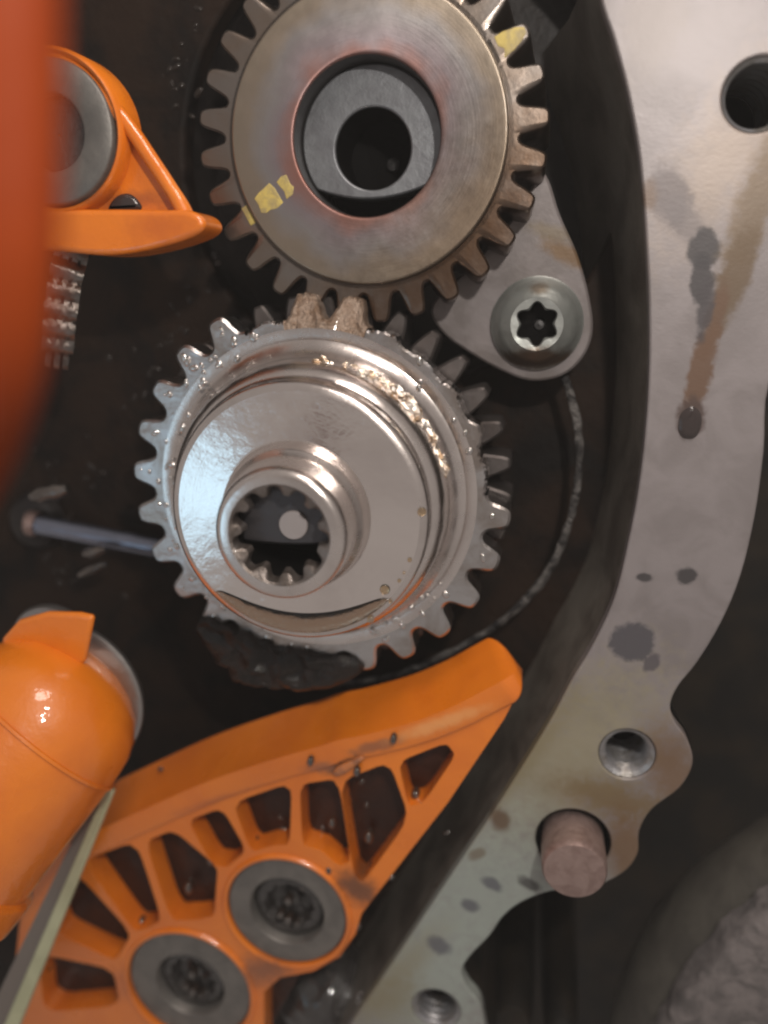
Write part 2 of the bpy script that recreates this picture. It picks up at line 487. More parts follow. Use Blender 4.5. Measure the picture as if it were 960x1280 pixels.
def ccw(poly):
    a = sum(poly[i].x * poly[(i + 1) % len(poly)].y - poly[(i + 1) % len(poly)].x * poly[i].y for i in range(len(poly)))
    return list(poly) if a > 0 else list(reversed(poly))

def offset(poly, dist):
    """inset (positive) of a ccw 2-D polygon"""
    n = len(poly)
    out = []
    for i in range(n):
        a, b, c = poly[i - 1], poly[i], poly[(i + 1) % n]
        d1 = (b - a); d2 = (c - b)
        if d1.length < 1e-6: d1 = d2
        if d2.length < 1e-6: d2 = d1
        n1 = Vector((-d1.y, d1.x)).normalized(); n2 = Vector((-d2.y, d2.x)).normalized()
        m_ = (n1 + n2)
        if m_.length < 1e-4: m_ = n1
        m_.normalize()
        k = max(0.35, m_.dot(n1))
        out.append(b + m_ * (dist / k))
    return out

def prism(name, pix, z1, z0, m, parent=None, bevel=3, smoothpts=0, holes=(), segs=2, world=False, angle=38):
    """outline traced at height z1, pushed straight down to z0; holes = list of 2-D loops in U"""
    poly = [Vector(p).to_2d() for p in pix] if world else P2(pix, z1)
    if smoothpts:
        poly = catmull(poly, smoothpts, True)
    poly = ccw(poly)
    if not holes:
        vs, fs = loft([[Vector((p.x, p.y, z0)) for p in poly], [Vector((p.x, p.y, z1)) for p in poly]], True, True)
        return mk(name, vs, fs, m, parent, bevel=bevel, segs=segs, angle=angle)
    bm = bmesh.new()
    loops = [poly] + [list(h) for h in holes]
    for zz in (z1, z0):
        edges = []
        for lp in loops:
            vv = [bm.verts.new((p.x, p.y, zz)) for p in lp]
            for i in range(len(vv)):
                edges.append(bm.edges.new((vv[i], vv[(i + 1) % len(vv)])))
        bmesh.ops.triangle_fill(bm, use_beauty=True, use_dissolve=False, edges=edges)
    bm.verts.ensure_lookup_table()
    n_all = sum(len(l) for l in loops)
    base = 0
    for lp in loops:
        n = len(lp)
        for i in range(n):
            a = base + i; b = base + (i + 1) % n
            bm.faces.new((bm.verts[a], bm.verts[b], bm.verts[b + n_all], bm.verts[a + n_all]))
        base += n
    vs = [v.co.copy() for v in bm.verts]
    fs = [tuple(v.index for v in f.verts) for f in bm.faces]
    bm.free()
    return mk(name, vs, fs, m, parent, bevel=bevel, segs=segs, angle=angle)

def tube(name, path, radius, m, parent=None, n=14, caps=True, rough=0.0, flat=1.0, per=6, seed=0):
    """swept tube along points in U; radius number or list"""
    pts = catmull(path, per)
    rad = [radius] * len(pts) if not isinstance(radius, (list, tuple)) else \
        [radius[min(int(i / per), len(radius) - 1)] + (radius[min(int(i / per) + 1, len(radius) - 1)] - radius[min(int(i / per), len(radius) - 1)]) * ((i % per) / per) for i in range(len(pts))]
    loops = []
    for i, p in enumerate(pts):
        t = (pts[min(i + 1, len(pts) - 1)] - pts[max(i - 1, 0)]).normalized()
        side = t.cross(Vector((0, 0, 1)))
        side = side.normalized() if side.length > 1e-4 else Vector((1, 0, 0))
        up = side.cross(t).normalized()
        lp = []
        for k in range(n):
            a = 2 * math.pi * k / n
            r = rad[i]
            q = p + side * (r * math.cos(a)) + up * (r * flat * math.sin(a))
            if rough:
                q += Vector((1, 1, 1)) * 0 + (q - p).normalized() * rough * mnoise.noise(q * 0.06 + Vector((seed, 0, 0)))
            lp.append(q)
        loops.append(lp)
    vs, fs = loft(loops, caps, caps)
    return mk(name, vs, fs, m, parent, angle=50)

def rsect(path, w_, h_, rad=0.35):
    pass

def smoothstep(a, b, x):
    t = min(1, max(0, (x - a) / (b - a)))
    return t * t * (3 - 2 * t)

def tooth_sector(name, parent, m, pitch, r_body, r_root, r_tip, z1, z0, u0, u1, n=22, bev=3.0, hscale=1.0, jag=0.0, seed=0, twist=0.0, slope=0.0):
    """one pitch of a gear rim, from gap centre to gap centre, about the local origin"""
    prof = []
    rnd = random.Random(seed)
    for i in range(n + 1):
        u = -1 + 2 * i / n
        s = (0.5 + 0.5 * math.tanh(1.7 * (math.cos(math.pi * u) + u0)) / math.tanh(1.7 * (1 + u0))) if u1 == 0 else 1 - smoothstep(u0, u1, abs(u))
        r = r_root + (r_tip - r_root) * s * hscale
        if jag and abs(u) < 0.95:
            r += rnd.uniform(-jag, jag)
        a = u * pitch / 2
        prof.append(Vector((r * math.cos(a), r * math.sin(a))))
    # inset for the chamfer
    ins = []
    for i, p in enumerate(prof):
        t = (prof[min(i + 1, n)] - prof[max(i - 1, 0)]).normalized()
        nn = Vector((-t.y, t.x))
        ins.append(p + nn * bev)
    ins[0] = prof[0].normalized() * (prof[0].length - bev)
    ins[-1] = prof[-1].normalized() * (prof[-1].length - bev)
    inner = [Vector((r_body * math.cos((-1 + 2 * i / n) * pitch / 2), r_body * math.sin((-1 + 2 * i / n) * pitch / 2))) for i in range(n + 1)]
    def tw(p, z):
        a = twist * (z1 - z) / max(1e-6, (z1 - z0))
        return Vector((p.x * math.cos(a) - p.y * math.sin(a), p.x * math.sin(a) + p.y * math.cos(a), z))
    def zt(p, z):
        return z - slope * max(0, p.length - r_root)
    cols = []
    for i in range(n + 1):
        a_in = tw(inner[i], z1); a_in.z = z1
        b_in = tw(ins[i], z1); b_in.z = zt(ins[i], z1)
        c_in = tw(prof[i], z1 - bev); c_in.z = zt(prof[i], z1 - bev)
        zm = (z1 + z0) / 2
        cols.append([a_in, b_in, c_in, tw(prof[i], zm), tw(prof[i], z0), tw(inner[i], z0)])
    vs, fs = loft(cols, closed=False)
    return mk(name, vs, fs, m, parent, local=True, angle=42)

# ================================================================== SETTING
bgd = mk('background', [(-4000, -4000, -620), (4000, -4000, -620), (4000, 4000, -620), (-4000, 4000, -620)], [(0, 1, 2, 3)], 'outer_cast')
bgd['kind'] = 'structure'

# ================================================================== TIMING CASE
case = empty('timing_case', P(700, 900, 0), 'pale grey cast aluminium engine timing case with stained flat sealing flange', 'engine case')
inner_edge = [(745, -60), (752, 0), (768, 50), (786, 120), (800, 200), (808, 300), (812, 400), (810, 500), (800, 600), (785, 680),
              (768, 748), (742, 805), (715, 850), (690, 897), (658, 950), (620, 1010), (560, 1100), (500, 1190), (440, 1278), (400, 1340)]
outer_edge = [(620, 1340), (606, 1285), (600, 1255), (585, 1236), (577, 1215), (588, 1195), (612, 1170), (628, 1147), (652, 1128), (690, 1114),
              (738, 1110), (778, 1092), (797, 1068), (799, 1040), (815, 1012), (850, 985), (866, 955), (860, 926), (844, 903), (838, 882), (848, 858), (872, 828),
              (902, 778), (926, 720), (944, 645), (955, 565), (962, 480), (1010, 400), (1060, 300), (1080, 100), (1080, -60)]
ie = catmull(P2(inner_edge, 0), 5)
oe = catmull(P2(outer_edge, 0), 4)
fl = ccw(ie + oe)

def hole(px, py, rp, z=0, n=40):
    c = P(px, py, z)
    r = (P(px + rp, py, z) - P(px - rp, py, z)).length / 2
    return c, r, [v.to_2d() for v in circ(c.x, c.y, 0, r, n)]
h_thread = hole(784, 943, 36)
h_top = hole(949, 118, 47)
h_dowel = hole(716, 1052, 47)
h_low = hole(545, 1262, 30)
holes = [h_thread[2], h_top[2], h_dowel[2], h_low[2]]
flange = prism('flange', [tuple(p) for p in fl], 0, -24, 'flange', case, bevel=2.5, holes=holes, world=True, angle=30)

# inner wall (with casting draft) and outer wall below the flange
def skirt(name, line, z_list, outs, m, parent, sign=1):
    n = len(line)
    loops = []
    for z, o_ in zip(z_list, outs):
        lp = []
        for i, p in enumerate(line):
            t = (line[min(i + 1, n - 1)] - line[max(i - 1, 0)]).normalized()
            nn = Vector((-t.y, t.x)) * sign
            q = p + nn * o_
            lp.append(Vector((q.x, q.y, z)))
        loops.append(lp)
    vs, fs = loft(loops, closed=False)
    return mk(name, vs, fs, m, parent, angle=60)
skirt('inner_wall', ie, [-22, -60, -200, -340], [-2, 4, 22, 60], 'wall_cast', case, -1)
skirt('outer_wall', oe, [-22, -80, -360, -620], [-2, 4, 14, 26], 'outer_cast', case, 1)

# floor of the chamber: brown oily web with a round pocket under the upper gear
UG = P(459, 173, -34)      # upper gear axis
web_poly = [(-420, -200), (1000, -200), (960, 500), (860, 800), (700, 1000), (480, 1330), (-420, 1380)]
pock = [v.to_2d() for v in circ(UG.x + 8, UG.y, 0, 315, 72)]
prism('back_wall', web_poly, -190, -230, 'brown_cast', case, bevel=6, holes=[pock])
vs, fs = lathe(UG.x + 8, UG.y, [(330, -228), (318, -320), (2, -335)], 72)
mk('gear_pocket', vs, fs, 'dark_cast', case)
vs, fs = lathe(P(430, 620).x, P(430, 620).y, [(420, -186), (330, -187), (60, -187.5)], 80)
# speckled casting rib curving round the sprocket
tube('casting_rib', [P(x, y, -120) for x, y in ((706, 470), (722, 530), (722, 600), (706, 670), (676, 728), (628, 776), (560, 816), (490, 845), (400, 858))],
     [5, 6, 5, 5, 7, 5, 5, 5, 4], 'rib_cast', case, n=18, rough=2.5, per=22, flat=0.5)
# threaded holes: lining with real thread ridges
def threaded(name, hl, depth, turns, parent, m='thread', amp=3.0):
    c, r, _ = hl
    prof = []
    steps = turns * 4
    for k in range(steps + 1):
        z = -3 - depth * k / steps
        prof.append((r - 1.0 - amp * (0.5 - 0.5 * math.cos(k * math.pi / 2)) - (3 if k > 0 else 0), z))
    fl_ = lathe(c.x, c.y, [(r - 2, -depth - 4), (1, -depth - 6)], 24)
    mk('hole_floor', *fl_, 'black', parent)
    vs, fs = lathe(c.x, c.y, prof, 40)
    return mk(name, vs, fs, m, parent, angle=20)
threaded('threaded_hole', h_thread, 90, 6, case, amp=5.0)
threaded('threaded_hole', h_top, 160, 8, case, amp=2.0)
threaded('threaded_hole', h_low, 60, 5, case)
c, r, _ = h_dowel
vs, fs = lathe(c.x, c.y, [(r - 0.5, -2), (r - 2, -30), (r - 30, -34)], 40)
mk('dowel_bore', vs, fs, 'black', case)

# dowel
dw = P(716, 1055, 0)
t = empty('dowel_pin', (dw.x, dw.y, -30), 'short brown steel dowel standing out of the flange below the threaded hole', 'dowel')
vs, fs = lathe(dw.x, dw.y, [(43, -30), (44, 40), (43.4, 52), (40.5, 57), (38, 57.5), (1, 57.8)], 48, True, True)
mk('shank', vs, fs, 'dowel', t)

# oil run on the flange
def film(name, pix, z0, h, m, parent, inset=5, label=None, cat=None, world=False, per=5):
    poly = ccw(catmull(P2(pix, z0) if not world else [Vector(p) for p in pix], per, True))
    l0 = [Vector((p.x, p.y, z0 - 0.4)) for p in poly]
    l1 = [Vector((p.x, p.y, z0 + h * .75)) for p in offset(poly, inset * .45)]
    l2 = [Vector((p.x, p.y, z0 + h)) for p in offset(poly, inset)]
    vs, fs = loft([l0, l1, l2], False, True)
    o = mk(name, vs, fs, m, parent, angle=80)
    if label: tag(o, label, cat)
    return o
film('oil_drop', [(858, 510), (868, 508), (877, 518), (876, 536), (868, 548), (854, 548), (847, 538), (849, 520)], 0.0, 4.0, 'oil_dark', None, 8,
     'dark round oil drop at the end of the brown oil run on the flange', 'oil')

# ================================================================== SPROCKET
G = P(393, 618, 0)
G0 = P(406, 617, 0)
HR, HZ = 1.045, 1.13
def lean(vs):
    # the hub runs slightly out of true with the rim
    return [Vector((v[0] + 0.058 * max(0.0, v[2]), v[1] - 0.012 * max(0.0, v[2]), v[2])) for v in vs]
spr = empty('crankshaft_sprocket', (G.x, G.y, -140), 'wet steel sprocket with stepped hub, splined bore and chipped teeth', 'sprocket')
NT = 26
pitch = 2 * math.pi / NT
r_tip = (P(632, 641, 0) - G0).length * 1.02 * 1.068
r_root = r_tip - 32
zoff = 140     # local z shift: parent sits at -140
# body
prof = [(120, -136), (r_root - 16, -136), (r_root - 16, -50), (r_root - 12, -46), (r_root - 12, 0), (196, 0), (193, -1.5), (190, 0), (186, 3), (178, 10), (174, 20), (171, 42), (166, 58), (159, 64), (156, 66), (154.5, 84), (153, 89), (149, 92), (144, 93), (91, 93), (88.5, 93.5)]
prof = prof[:5] + [(a_ * HR, (b_ * HZ if b_ > 0 else b_)) for a_, b_ in prof[5:]]
vs, fs = lathe(G.x, G.y, prof[:11], 160)
mk('hub_flange', lean(vs), fs, 'steel', spr, angle=50)
vs, fs = lathe(G.x, G.y, prof[10:19], 160)
mk('collar', lean(vs), fs, 'steel', spr, angle=50)
vs, fs = lathe(G.x, G.y, prof[18:], 160)
mk('disc_face', lean(vs), fs, 'steel_disc', spr, angle=50)
# nose with splined bore
def spl(r0, amp, n=12, ph=0.12):
    def f(a):
        x = (a * n / (2 * math.pi) + ph) % 1.0
        tri = 1 - abs(2 * x - 1)
        return r0 - amp * smoothstep(0.15, 0.85, tri)
    return f
n_ = 192
nose = [circ(G.x, G.y, 93.5 * HZ, 88.5 * HR, n_), circ(G.x, G.y, 97 * HZ, 86 * HR, n_), circ(G.x, G.y, 112 * HZ, 84.5 * HR, n_), circ(G.x, G.y, 117 * HZ, 82 * HR, n_), circ(G.x, G.y, 121 * HZ, 77.5 * HR, n_), circ(G.x, G.y, 127 * HZ, 75.5 * HR, n_),
        circ(G.x, G.y, 153 * HZ, 74 * HR, n_), circ(G.x, G.y, 161 * HZ, 72 * HR, n_), circ(G.x, G.y, 165 * HZ, 68 * HR, n_), circ(G.x, G.y, 166 * HZ, 64 * HR, n_),
        circ(G.x, G.y, 166 * HZ, 56.5 * HR, n_), circ(G.x, G.y, 164 * HZ, 0, n_, spl(54 * HR, 3, 11)), circ(G.x, G.y, 160 * HZ, 0, n_, spl(54 * HR, 11, 11)), circ(G.x, G.y, 147 * HZ, 0, n_, spl(53.5 * HR, 13, 11)), circ(G.x, G.y, 145 * HZ, 55 * HR, n_)]
vs, fs = loft(nose[:11]); nose_o = mk('nose', lean(vs), fs, 'steel', spr, angle=50)
vs, fs = loft(nose[10:]); mk('splined_bore', lean(vs), fs, 'spline', nose_o, angle=35)
# plate across the bore, cut off straight at its lower side, with a pale pin through it
def dplate(cx, cy, r, chord, bow=0.0, n=60):
    """disc kept above the line y = chord (about the centre)"""
    a0 = math.asin(max(-.95, min(.95, chord / r)))
    pts = []
    for i in range(n + 1):
        a = a0 + (math.pi - 2 * a0) * i / n
        pts.append(Vector((cx + r * math.cos(a), cy + r * math.sin(a))))
    x0 = r * math.cos(a0)
    for i in range(1, 12):
        u = -1 + 2 * i / 12
        pts.append(Vector((cx + x0 * u, cy + chord - bow * (1 - u * u))))
    return pts
chd = P(350, 678, 154).y - G.y
bpl = prism('bore_plate', [tuple(p) for p in dplate(G.x + 9, G.y - 2, 56.5, chd + 2, 3)], 154, 118, 'plug_dark', nose_o, bevel=3.5, world=True)
pc = P(366, 657, 158)
vs, fs = lathe(pc.x, pc.y, [(17, 150), (17, 157), (16, 158), (1, 158.2)], 32, False, True)
mk('centre_pin', vs, fs, 'pin', bpl)
vs, fs = lathe(G.x, G.y, [(57.4, 163.5), (57, 70), (1, 68)], 40)
mk('bore_floor', lean(vs), fs, 'black', spr)

# front teeth, one part each; the sector towards the upper gear is chipped
protoT = tooth_sector('tooth', spr, 'steel_blue', pitch, r_root - 12, r_root, r_tip, zoff, zoff - 46, 0.16, 0, 32, 3.5)
first = True
for k in range(NT):
    adeg = k * 360 / NT - 6.2
    if adeg > 180: adeg -= 360
    a = R_(adeg)
    if 4 < adeg < 110:
        if 66 < adeg < 100:
            o = tooth_sector('tooth', spr, 'fracture', pitch, r_root - 12, r_root, r_tip, zoff + 2, zoff - 40, 0.30, 0.86, 26, 4.0, 0.95, 2.2, k, slope=0.55)
            o['label'] = 'brown broken tooth'
        else:
            o = tooth_sector('tooth', spr, 'steel_blue', pitch, r_root - 12, r_root - 2, r_tip, zoff, zoff - 46, 0.12, 0.9, 26, 3.0, [0.20, 0.12, 0.3, 0.16, 0.1][k % 5], 1.2, k)
            o['label'] = 'chipped tooth worn down to a stub'
        o.rotation_euler = (0, 0, a)
    else:
        if first:
            o = protoT; first = False
            o.rotation_euler = (0, 0, a)
        else:
            inst(protoT, 'tooth', spr, a)
# rear gear row
GB_ = G
NB = 32
rb_tip = (P(640, 570, -58) - Vector((G0.x, G0.y, -58))).length + 11
print('sprocket radii', r_tip, r_root, rb_tip)
protoB = tooth_sector('rear_tooth', spr, 'steel_shaded', 2 * math.pi / NB, r_root - 16, rb_tip - 42, rb_tip, zoff - 56, zoff - 126, 0.18, 0.98, 20, 3.0)
for k in range(NB):
    a = R_(7.6 + k * 360 / NB)
    if k == 0:
        protoB.rotation_euler = (0, 0, a)
    else:
        inst(protoB, 'rear_tooth', spr, a)

# oil gathered at the bottom of the disc and bead drops
def crescent(cx, cy, r_in, r_out, a0, a1, n=30):
    o_ = [Vector((cx + r_out * math.cos(R_(a0 + (a1 - a0) * i / n)), cy + r_out * math.sin(R_(a0 + (a1 - a0) * i / n)))) for i in range(n + 1)]
    i_ = []
    for i in range(n - 1, 0, -1):
        u = i / n
        rr = r_in + (r_out - r_in) * abs(2 * u - 1) ** 2.2
        a = R_(a0 + (a1 - a0) * u)
        i_.append(Vector((cx + rr * math.cos(a), cy + rr * math.sin(a))))
    return o_ + i_
seg = []
for k in range(5):
    u = k / 4
    ring = []
    for q in range(61):
        a = R_(222 + 96 * q / 60)
        edge = math.sin(math.pi * q / 60) ** 0.45
        ri = 152 - 27 * edge
        rr = 152 - (152 - ri) * u
        ring.append(Vector((G.x + rr * math.cos(a), G.y + rr * math.sin(a), 93.0 * HZ + 0.1 + 5.5 * edge * math.sin(math.pi * u) ** 0.5 - (0.3 if k in (0, 4) else 0))))
    seg.append(ring)
vs, fs = loft(seg, closed=False)
tag(mk('oil_pool', lean(vs), fs, 'oil_thin', None, angle=80), 'brown oil gathered along the lower edge of the sprocket disc', 'oil')
for i, (x, y, r) in enumerate(((527, 640, 5.5), (481, 737, 6.5), (463, 775, 4.5), (512, 700, 3), (499, 726, 2.5), (488, 752, 2.5), (505, 716, 2))):
    zb = 93 * HZ + 1
    c = P(x, y, zb)
    vs, fs = lathe(c.x, c.y, [(r, zb - 1.4), (r * .9, zb + r * .25), (r * .6, zb + r * .45), (r * .15, zb + r * .55)], 18, False, True)
    tag(mk('oil_bead', vs, fs, 'oil_clear', None, angle=80),
        ['oil bead at the right edge of the sprocket disc', 'largest oil bead low on the sprocket disc', 'lowest bright oil bead on the sprocket disc edge', 'highest of four tiny oil beads along the lower right edge of the sprocket disc', 'third of four tiny oil beads down the lower right edge of the sprocket disc', 'lowest of four tiny oil beads along the lower right edge of the sprocket disc', 'second of four tiny oil beads down the lower right edge of the sprocket disc'][i], 'oil bead', 'oil beads on the sprocket disc')

# swarf: crumpled bright metal flakes stuck to the collar
rnd = random.Random(5)
vs, fs = [], []
def flake(ang, rr, z, size):
    a = R_(ang)
    c = Vector((G.x + rr * math.cos(a), G.y + rr * math.sin(a), z))
    b0 = len(vs)
    nn = 7
    ctr = c + Vector((rnd.uniform(-1, 1), rnd.uniform(-1, 1), rnd.uniform(1, 4)))
    vs.append(ctr)
    for i in range(nn):
        t_ = 2 * math.pi * i / nn + ang
        e = Vector((math.cos(t_), math.sin(t_), rnd.uniform(-.5, .5))) * size * rnd.uniform(.55, 1.2)
        e += Vector((-math.sin(a), math.cos(a), 0)) * e.dot(Vector((-math.sin(a), math.cos(a), 0))) * 0.6
        vs.append(c + e)
    vs.append(c - Vector((0, 0, 5)))
    for i in range(nn):
        j = (i + 1) % nn
        fs.append((b0, b0 + 1 + i, b0 + 1 + j))
        fs.append((b0 + nn + 1, b0 + 1 + j, b0 + 1 + i))
for i in range(120):
    u = rnd.random()
    ang = 84 - 72 * u
    rr = 181 + rnd.uniform(-6, 3) - 3 * math.sin(u * 9)
    flake(ang, rr, 32 + rnd.uniform(-16, 16), rnd.uniform(3, 7.5) * (0.5 + 1.0 * u))
tag(mk('swarf', lean(vs), fs, 'swarf', None, smooth=False), 'crumpled bright metal shavings stuck along the upper right of the sprocket collar', 'swarf', kind='stuff')

# ================================================================== UPPER GEAR
ug = empty('balance_shaft_gear', (UG.x, UG.y, UG.z - 90), 'upper steel gear with heat tinted face, round bore and yellow paint marks', 'gear')
zu = UG.z
NU = 28
SU = 'steel_upper'
ru_tip = (P(684, 162, zu) - P(462, 173, zu)).length * 1.03
ru_root = ru_tip - 37
print('upper gear', ru_tip, ru_root, 'gap', (UG.to_2d() - G.to_2d()).length, rb_tip + ru_tip)
vs, fs = lathe(UG.x, UG.y, [(90, zu - 88), (ru_root - 12, zu - 88), (ru_root - 10, zu - 86), (ru_root - 10, zu), (176, zu), (174, zu - 3), (172.5, zu - 3), (171, zu + 1)], 140)
mk('rim', vs, fs, SU, ug, angle=40)
HEAT = heat_mat(UG)
vs, fs = lathe(UG.x, UG.y, [(171, zu + 1), (170.3, zu + 7), (169, zu + 8.6), (167.5, zu + 9), (166.5, zu + 9), (130, zu + 9), (95, zu + 9), (94, zu + 9), (92, zu + 8.4), (90.5, zu + 6)], 140)
mk('gear_face', vs, fs, HEAT, ug, angle=40)
vs, fs = lathe(UG.x, UG.y, [(90.5, zu + 6), (90, zu - 2), (90, zu - 95)], 96)
mk('bore', vs, fs, 'bore', ug)
c2 = Vector((UG.x, UG.y))
hc = P(466, 186, zu - 26)
hp = [v.to_2d() for v in circ(hc.x, hc.y, 0, 48, 48)]
plug = prism('bore_plug', [tuple(p) for p in dplate(c2.x, c2.y, 89.3, -52, 14)], zu - 26, zu - 60, 'plug', ug, bevel=3, holes=[hp], world=True)
vs, fs = lathe(hc.x, hc.y, [(47.6, zu - 30), (47, zu - 120), (1, zu - 121)], 40)
mk('plug_hole', vs, fs, 'black', plug)
vs, fs = lathe(hc.x + 10, hc.y - 6, [(9, zu - 119), (8, zu - 112), (1, zu - 110)], 20)
mk('hole_tip', vs, fs, 'bore', ug)
vs, fs = lathe(UG.x, UG.y, [(90, zu - 90), (40, zu - 118), (1, zu - 124)], 48)
mk('bore_floor', vs, fs, 'black', ug)
protoU = tooth_sector('tooth', ug, SU, 2 * math.pi / NU, ru_root - 10, ru_root, ru_tip, 90, 4, 0.28, 0, 24, 3.0, twist=R_(-3.5))
pa = None
for k in range(NU):
    a = R_(3.2 + k * 360 / NU)
    if k == 0:
        o = protoU; o.rotation_euler = (0, 0, a)
    else:
        o = inst(protoU, 'tooth', ug, a)
    if k == 2:
        o.data = o.data.copy()
        o['label'] = 'tooth with yellow paint on its face'
        pa = a
# paint on that tooth: thin skin on the front
def on_face(ang, pts, z, m, name, parent, h=0.8):
    ca, sa = math.cos(ang), math.sin(ang)
    poly = [Vector((UG.x + x * ca - y * sa, UG.y + x * sa + y * ca)) for x, y in pts]
    return film(name, [tuple(p) for p in poly], z, h * .5, m, parent, 1, world=True, per=1)
on_face(pa, [(ru_tip - 4, -3), (ru_tip - 4, 3.5), (ru_tip - 12, 8.5), (ru_tip - 26, 12.5), (ru_tip - 37, 13), (ru_tip - 38, 2), (ru_tip - 33, -4), (ru_tip - 38, -13), (ru_tip - 24, -11.5), (ru_tip - 12, -8)], zu + 0.1, 'paint', 'paint_mark', ug)
q1 = P(316, 266, zu).to_2d() - c2
pang = math.atan2(q1.y, q1.x)
on_face(pang, [(181, -12), (181, 12), (173, 12), (172.5, -12)], zu + 0.4, 'paint', 'paint_mark', ug, 1.2)
on_face(pang, [(159, 8), (157, -2), (158, -11), (150, -14), (131, -17), (128, -8), (127, 12), (138, 14), (147, 11), (153, 12)], zu + 9.0, 'paint', 'paint_mark', ug)
on_face(pang, [(122, 11), (120, 2), (123, -13), (114, -16), (107, -14), (108, -2), (106, 3), (111, 10)], zu + 9.0, 'paint', 'paint_mark', ug)

# ================================================================== BRACKET AND TORX SCREW
bz = -95
prism('bracket_plate', [(686, 225), (700, 268), (722, 318), (737, 372), (741, 415), (728, 448), (702, 470), (664, 476), (628, 464), (588, 442), (552, 415), (540, 380), (590, 330), (650, 260), (672, 215)],
      bz, bz - 40, 'bracket', None, bevel=5, smoothpts=4)
tag(bpy.data.objects['bracket_plate'], 'grey triangular bracket plate held by the star socket screw', 'bracket')
tz = bz
TC = P(671, 405, tz + 30)
scr = empty('torx_screw', (TC.x, TC.y, tz), 'domed grey screw with black star socket in the bracket plate', 'screw')
def lobe(r0, amp, ph=R_(90)):
    return lambda a: r0 + amp * math.cos(6 * (a - ph))
rT = (P(671 + 57, 405, tz + 30) - TC).length
hd = [circ(TC.x, TC.y, tz + 0.5, rT + 3, 96), circ(TC.x, TC.y, tz + 6, rT + 3, 96), circ(TC.x, TC.y, tz + 9, rT - 1, 96), circ(TC.x, TC.y, tz + 20, rT - 5, 96), circ(TC.x, TC.y, tz + 30, rT - 13, 96), circ(TC.x, TC.y, tz + 36, rT - 22, 96),
      circ(TC.x, TC.y, tz + 38, 33, 96), circ(TC.x, TC.y, tz + 37, 0, 96, lobe(25.5, 3.0)), circ(TC.x, TC.y, tz + 33, 0, 96, lobe(23.5, 3.6))]
vs, fs = loft(hd); mk('head', vs, fs, 'screw', scr, angle=45)
sk = [hd[-1], circ(TC.x, TC.y, tz + 6, 0, 96, lobe(23, 3.5)), circ(TC.x, TC.y, tz + 3, 2, 96)]
vs, fs = loft(sk, False, True); sock = mk('star_socket', vs, fs, 'black', scr, angle=45)
vs, fs = lathe(TC.x + 3, TC.y - 2, [(8, tz + 4), (6, tz + 9), (1, tz + 10)], 16); mk('socket_pip', vs, fs, 'bore', sock)

# ================================================================== LOWER ORANGE GUIDE
zf = 10
gd = empty('lower_chain_guide', P(330, 1050, zf - 120), 'orange plastic ribbed chain guide with two bushings below the sprocket', 'chain guide')
front = [(40, 1082), (110, 1052), (180, 1020), (260, 985), (340, 958), (410, 940), (470, 928), (520, 910), (570, 890), (610, 872), (640, 862)]
def rail_loft(pix, zf_, depth, thick, m, name, parent, wobble=0.0):
    pts = catmull([P(x, y, zf_).to_2d() for x, y in pix], 12)
    n = len(pts)
    loops = []
    for i, p in enumerate(pts):
        t_ = (pts[min(i + 1, n - 1)] - pts[max(i - 1, 0)]).normalized()
        nn = Vector((-t_.y, t_.x))
        b_ = 5
        sec = [(0 + b_, zf_), (b_ * .3, zf_ - b_ * .3), (2, zf_ - b_), (depth * .34 - 2, zf_ - depth * .62 + b_), (depth * .34 - 8, zf_ - depth * .62 - 4), (-thick + 2, zf_ - depth * .62 - 4), (-thick, zf_ - b_), (-thick + b_ * .3, zf_ - b_ * .3), (-thick + b_, zf_)]
        left = (pts[-1] - p).length
        k_ = 1.0 if left > 26 else max(0.12, math.sqrt(max(0.0, 1 - (1 - left / 26) ** 2)))
        cs_ = sum(a_ for a_, _ in sec) / len(sec); cz_ = sum(b2_ for _, b2_ in sec) / len(sec)
        sec = [(cs_ + (a_ - cs_) * k_, cz_ + (b2_ - cz_) * k_) for a_, b2_ in sec]
        loops.append([Vector((p.x + nn.x * s_, p.y + nn.y * s_, z_)) for s_, z_ in sec])
    vs, fs = loft(loops, True, True)
    return mk(name, vs, fs, m, parent, angle=45)
rail2 = rail_loft([(40, 1078), (110, 1048), (180, 1016), (260, 981), (340, 954), (400, 937), (424, 929), (460, 922), (520, 906), (570, 886), (605, 868), (628, 856), (645, 846)], zf + 2, 128, 32, 'orange', 'rail', gd)
# ribbed frame: one moulding with open pockets
def chaikin(poly, it=2):
    for _ in range(it):
        o_ = []
        for i in range(len(poly)):
            a, b = poly[i], poly[(i + 1) % len(poly)]
            o_ += [a.lerp(b, .14), a.lerp(b, .86)]
        poly = o_
    return poly
fz = zf - 3
def bore_loop(px, py, rp):
    c = P(px, py, fz)
    r = (P(px + rp, py, fz) - P(px - rp, py, fz)).length / 2
    return c, r, [v.to_2d() for v in circ(c.x, c.y, 0, r, 56)]
B1 = bore_loop(358, 1140, 73)
B2 = bore_loop(236, 1234, 74)
windows = [
    [(503, 955), (556, 934), (564, 944), (526, 1000), (514, 1003)],
    [(429, 980), (484, 958), (507, 1022), (452, 1098), (446, 1092)],
    [(379, 984), (419, 978), (434, 1074), (424, 1078), (404, 1060), (382, 1054)],
    [(296, 1006), (360, 984), (358, 1052), (340, 1053), (316, 1060)],
    [(240, 1028), (276, 1015), (303, 1062), (282, 1080), (268, 1078)],
    [(186, 1054), (217, 1042), (268, 1085), (266, 1110), (264, 1142), (244, 1146), (216, 1147)],
    [(110, 1078), (168, 1056), (198, 1148), (180, 1158), (168, 1160)],
    [(92, 1092), (160, 1166), (146, 1192), (140, 1196), (70, 1162)],
    [(52, 1196), (138, 1214), (146, 1254), (58, 1262)],
]
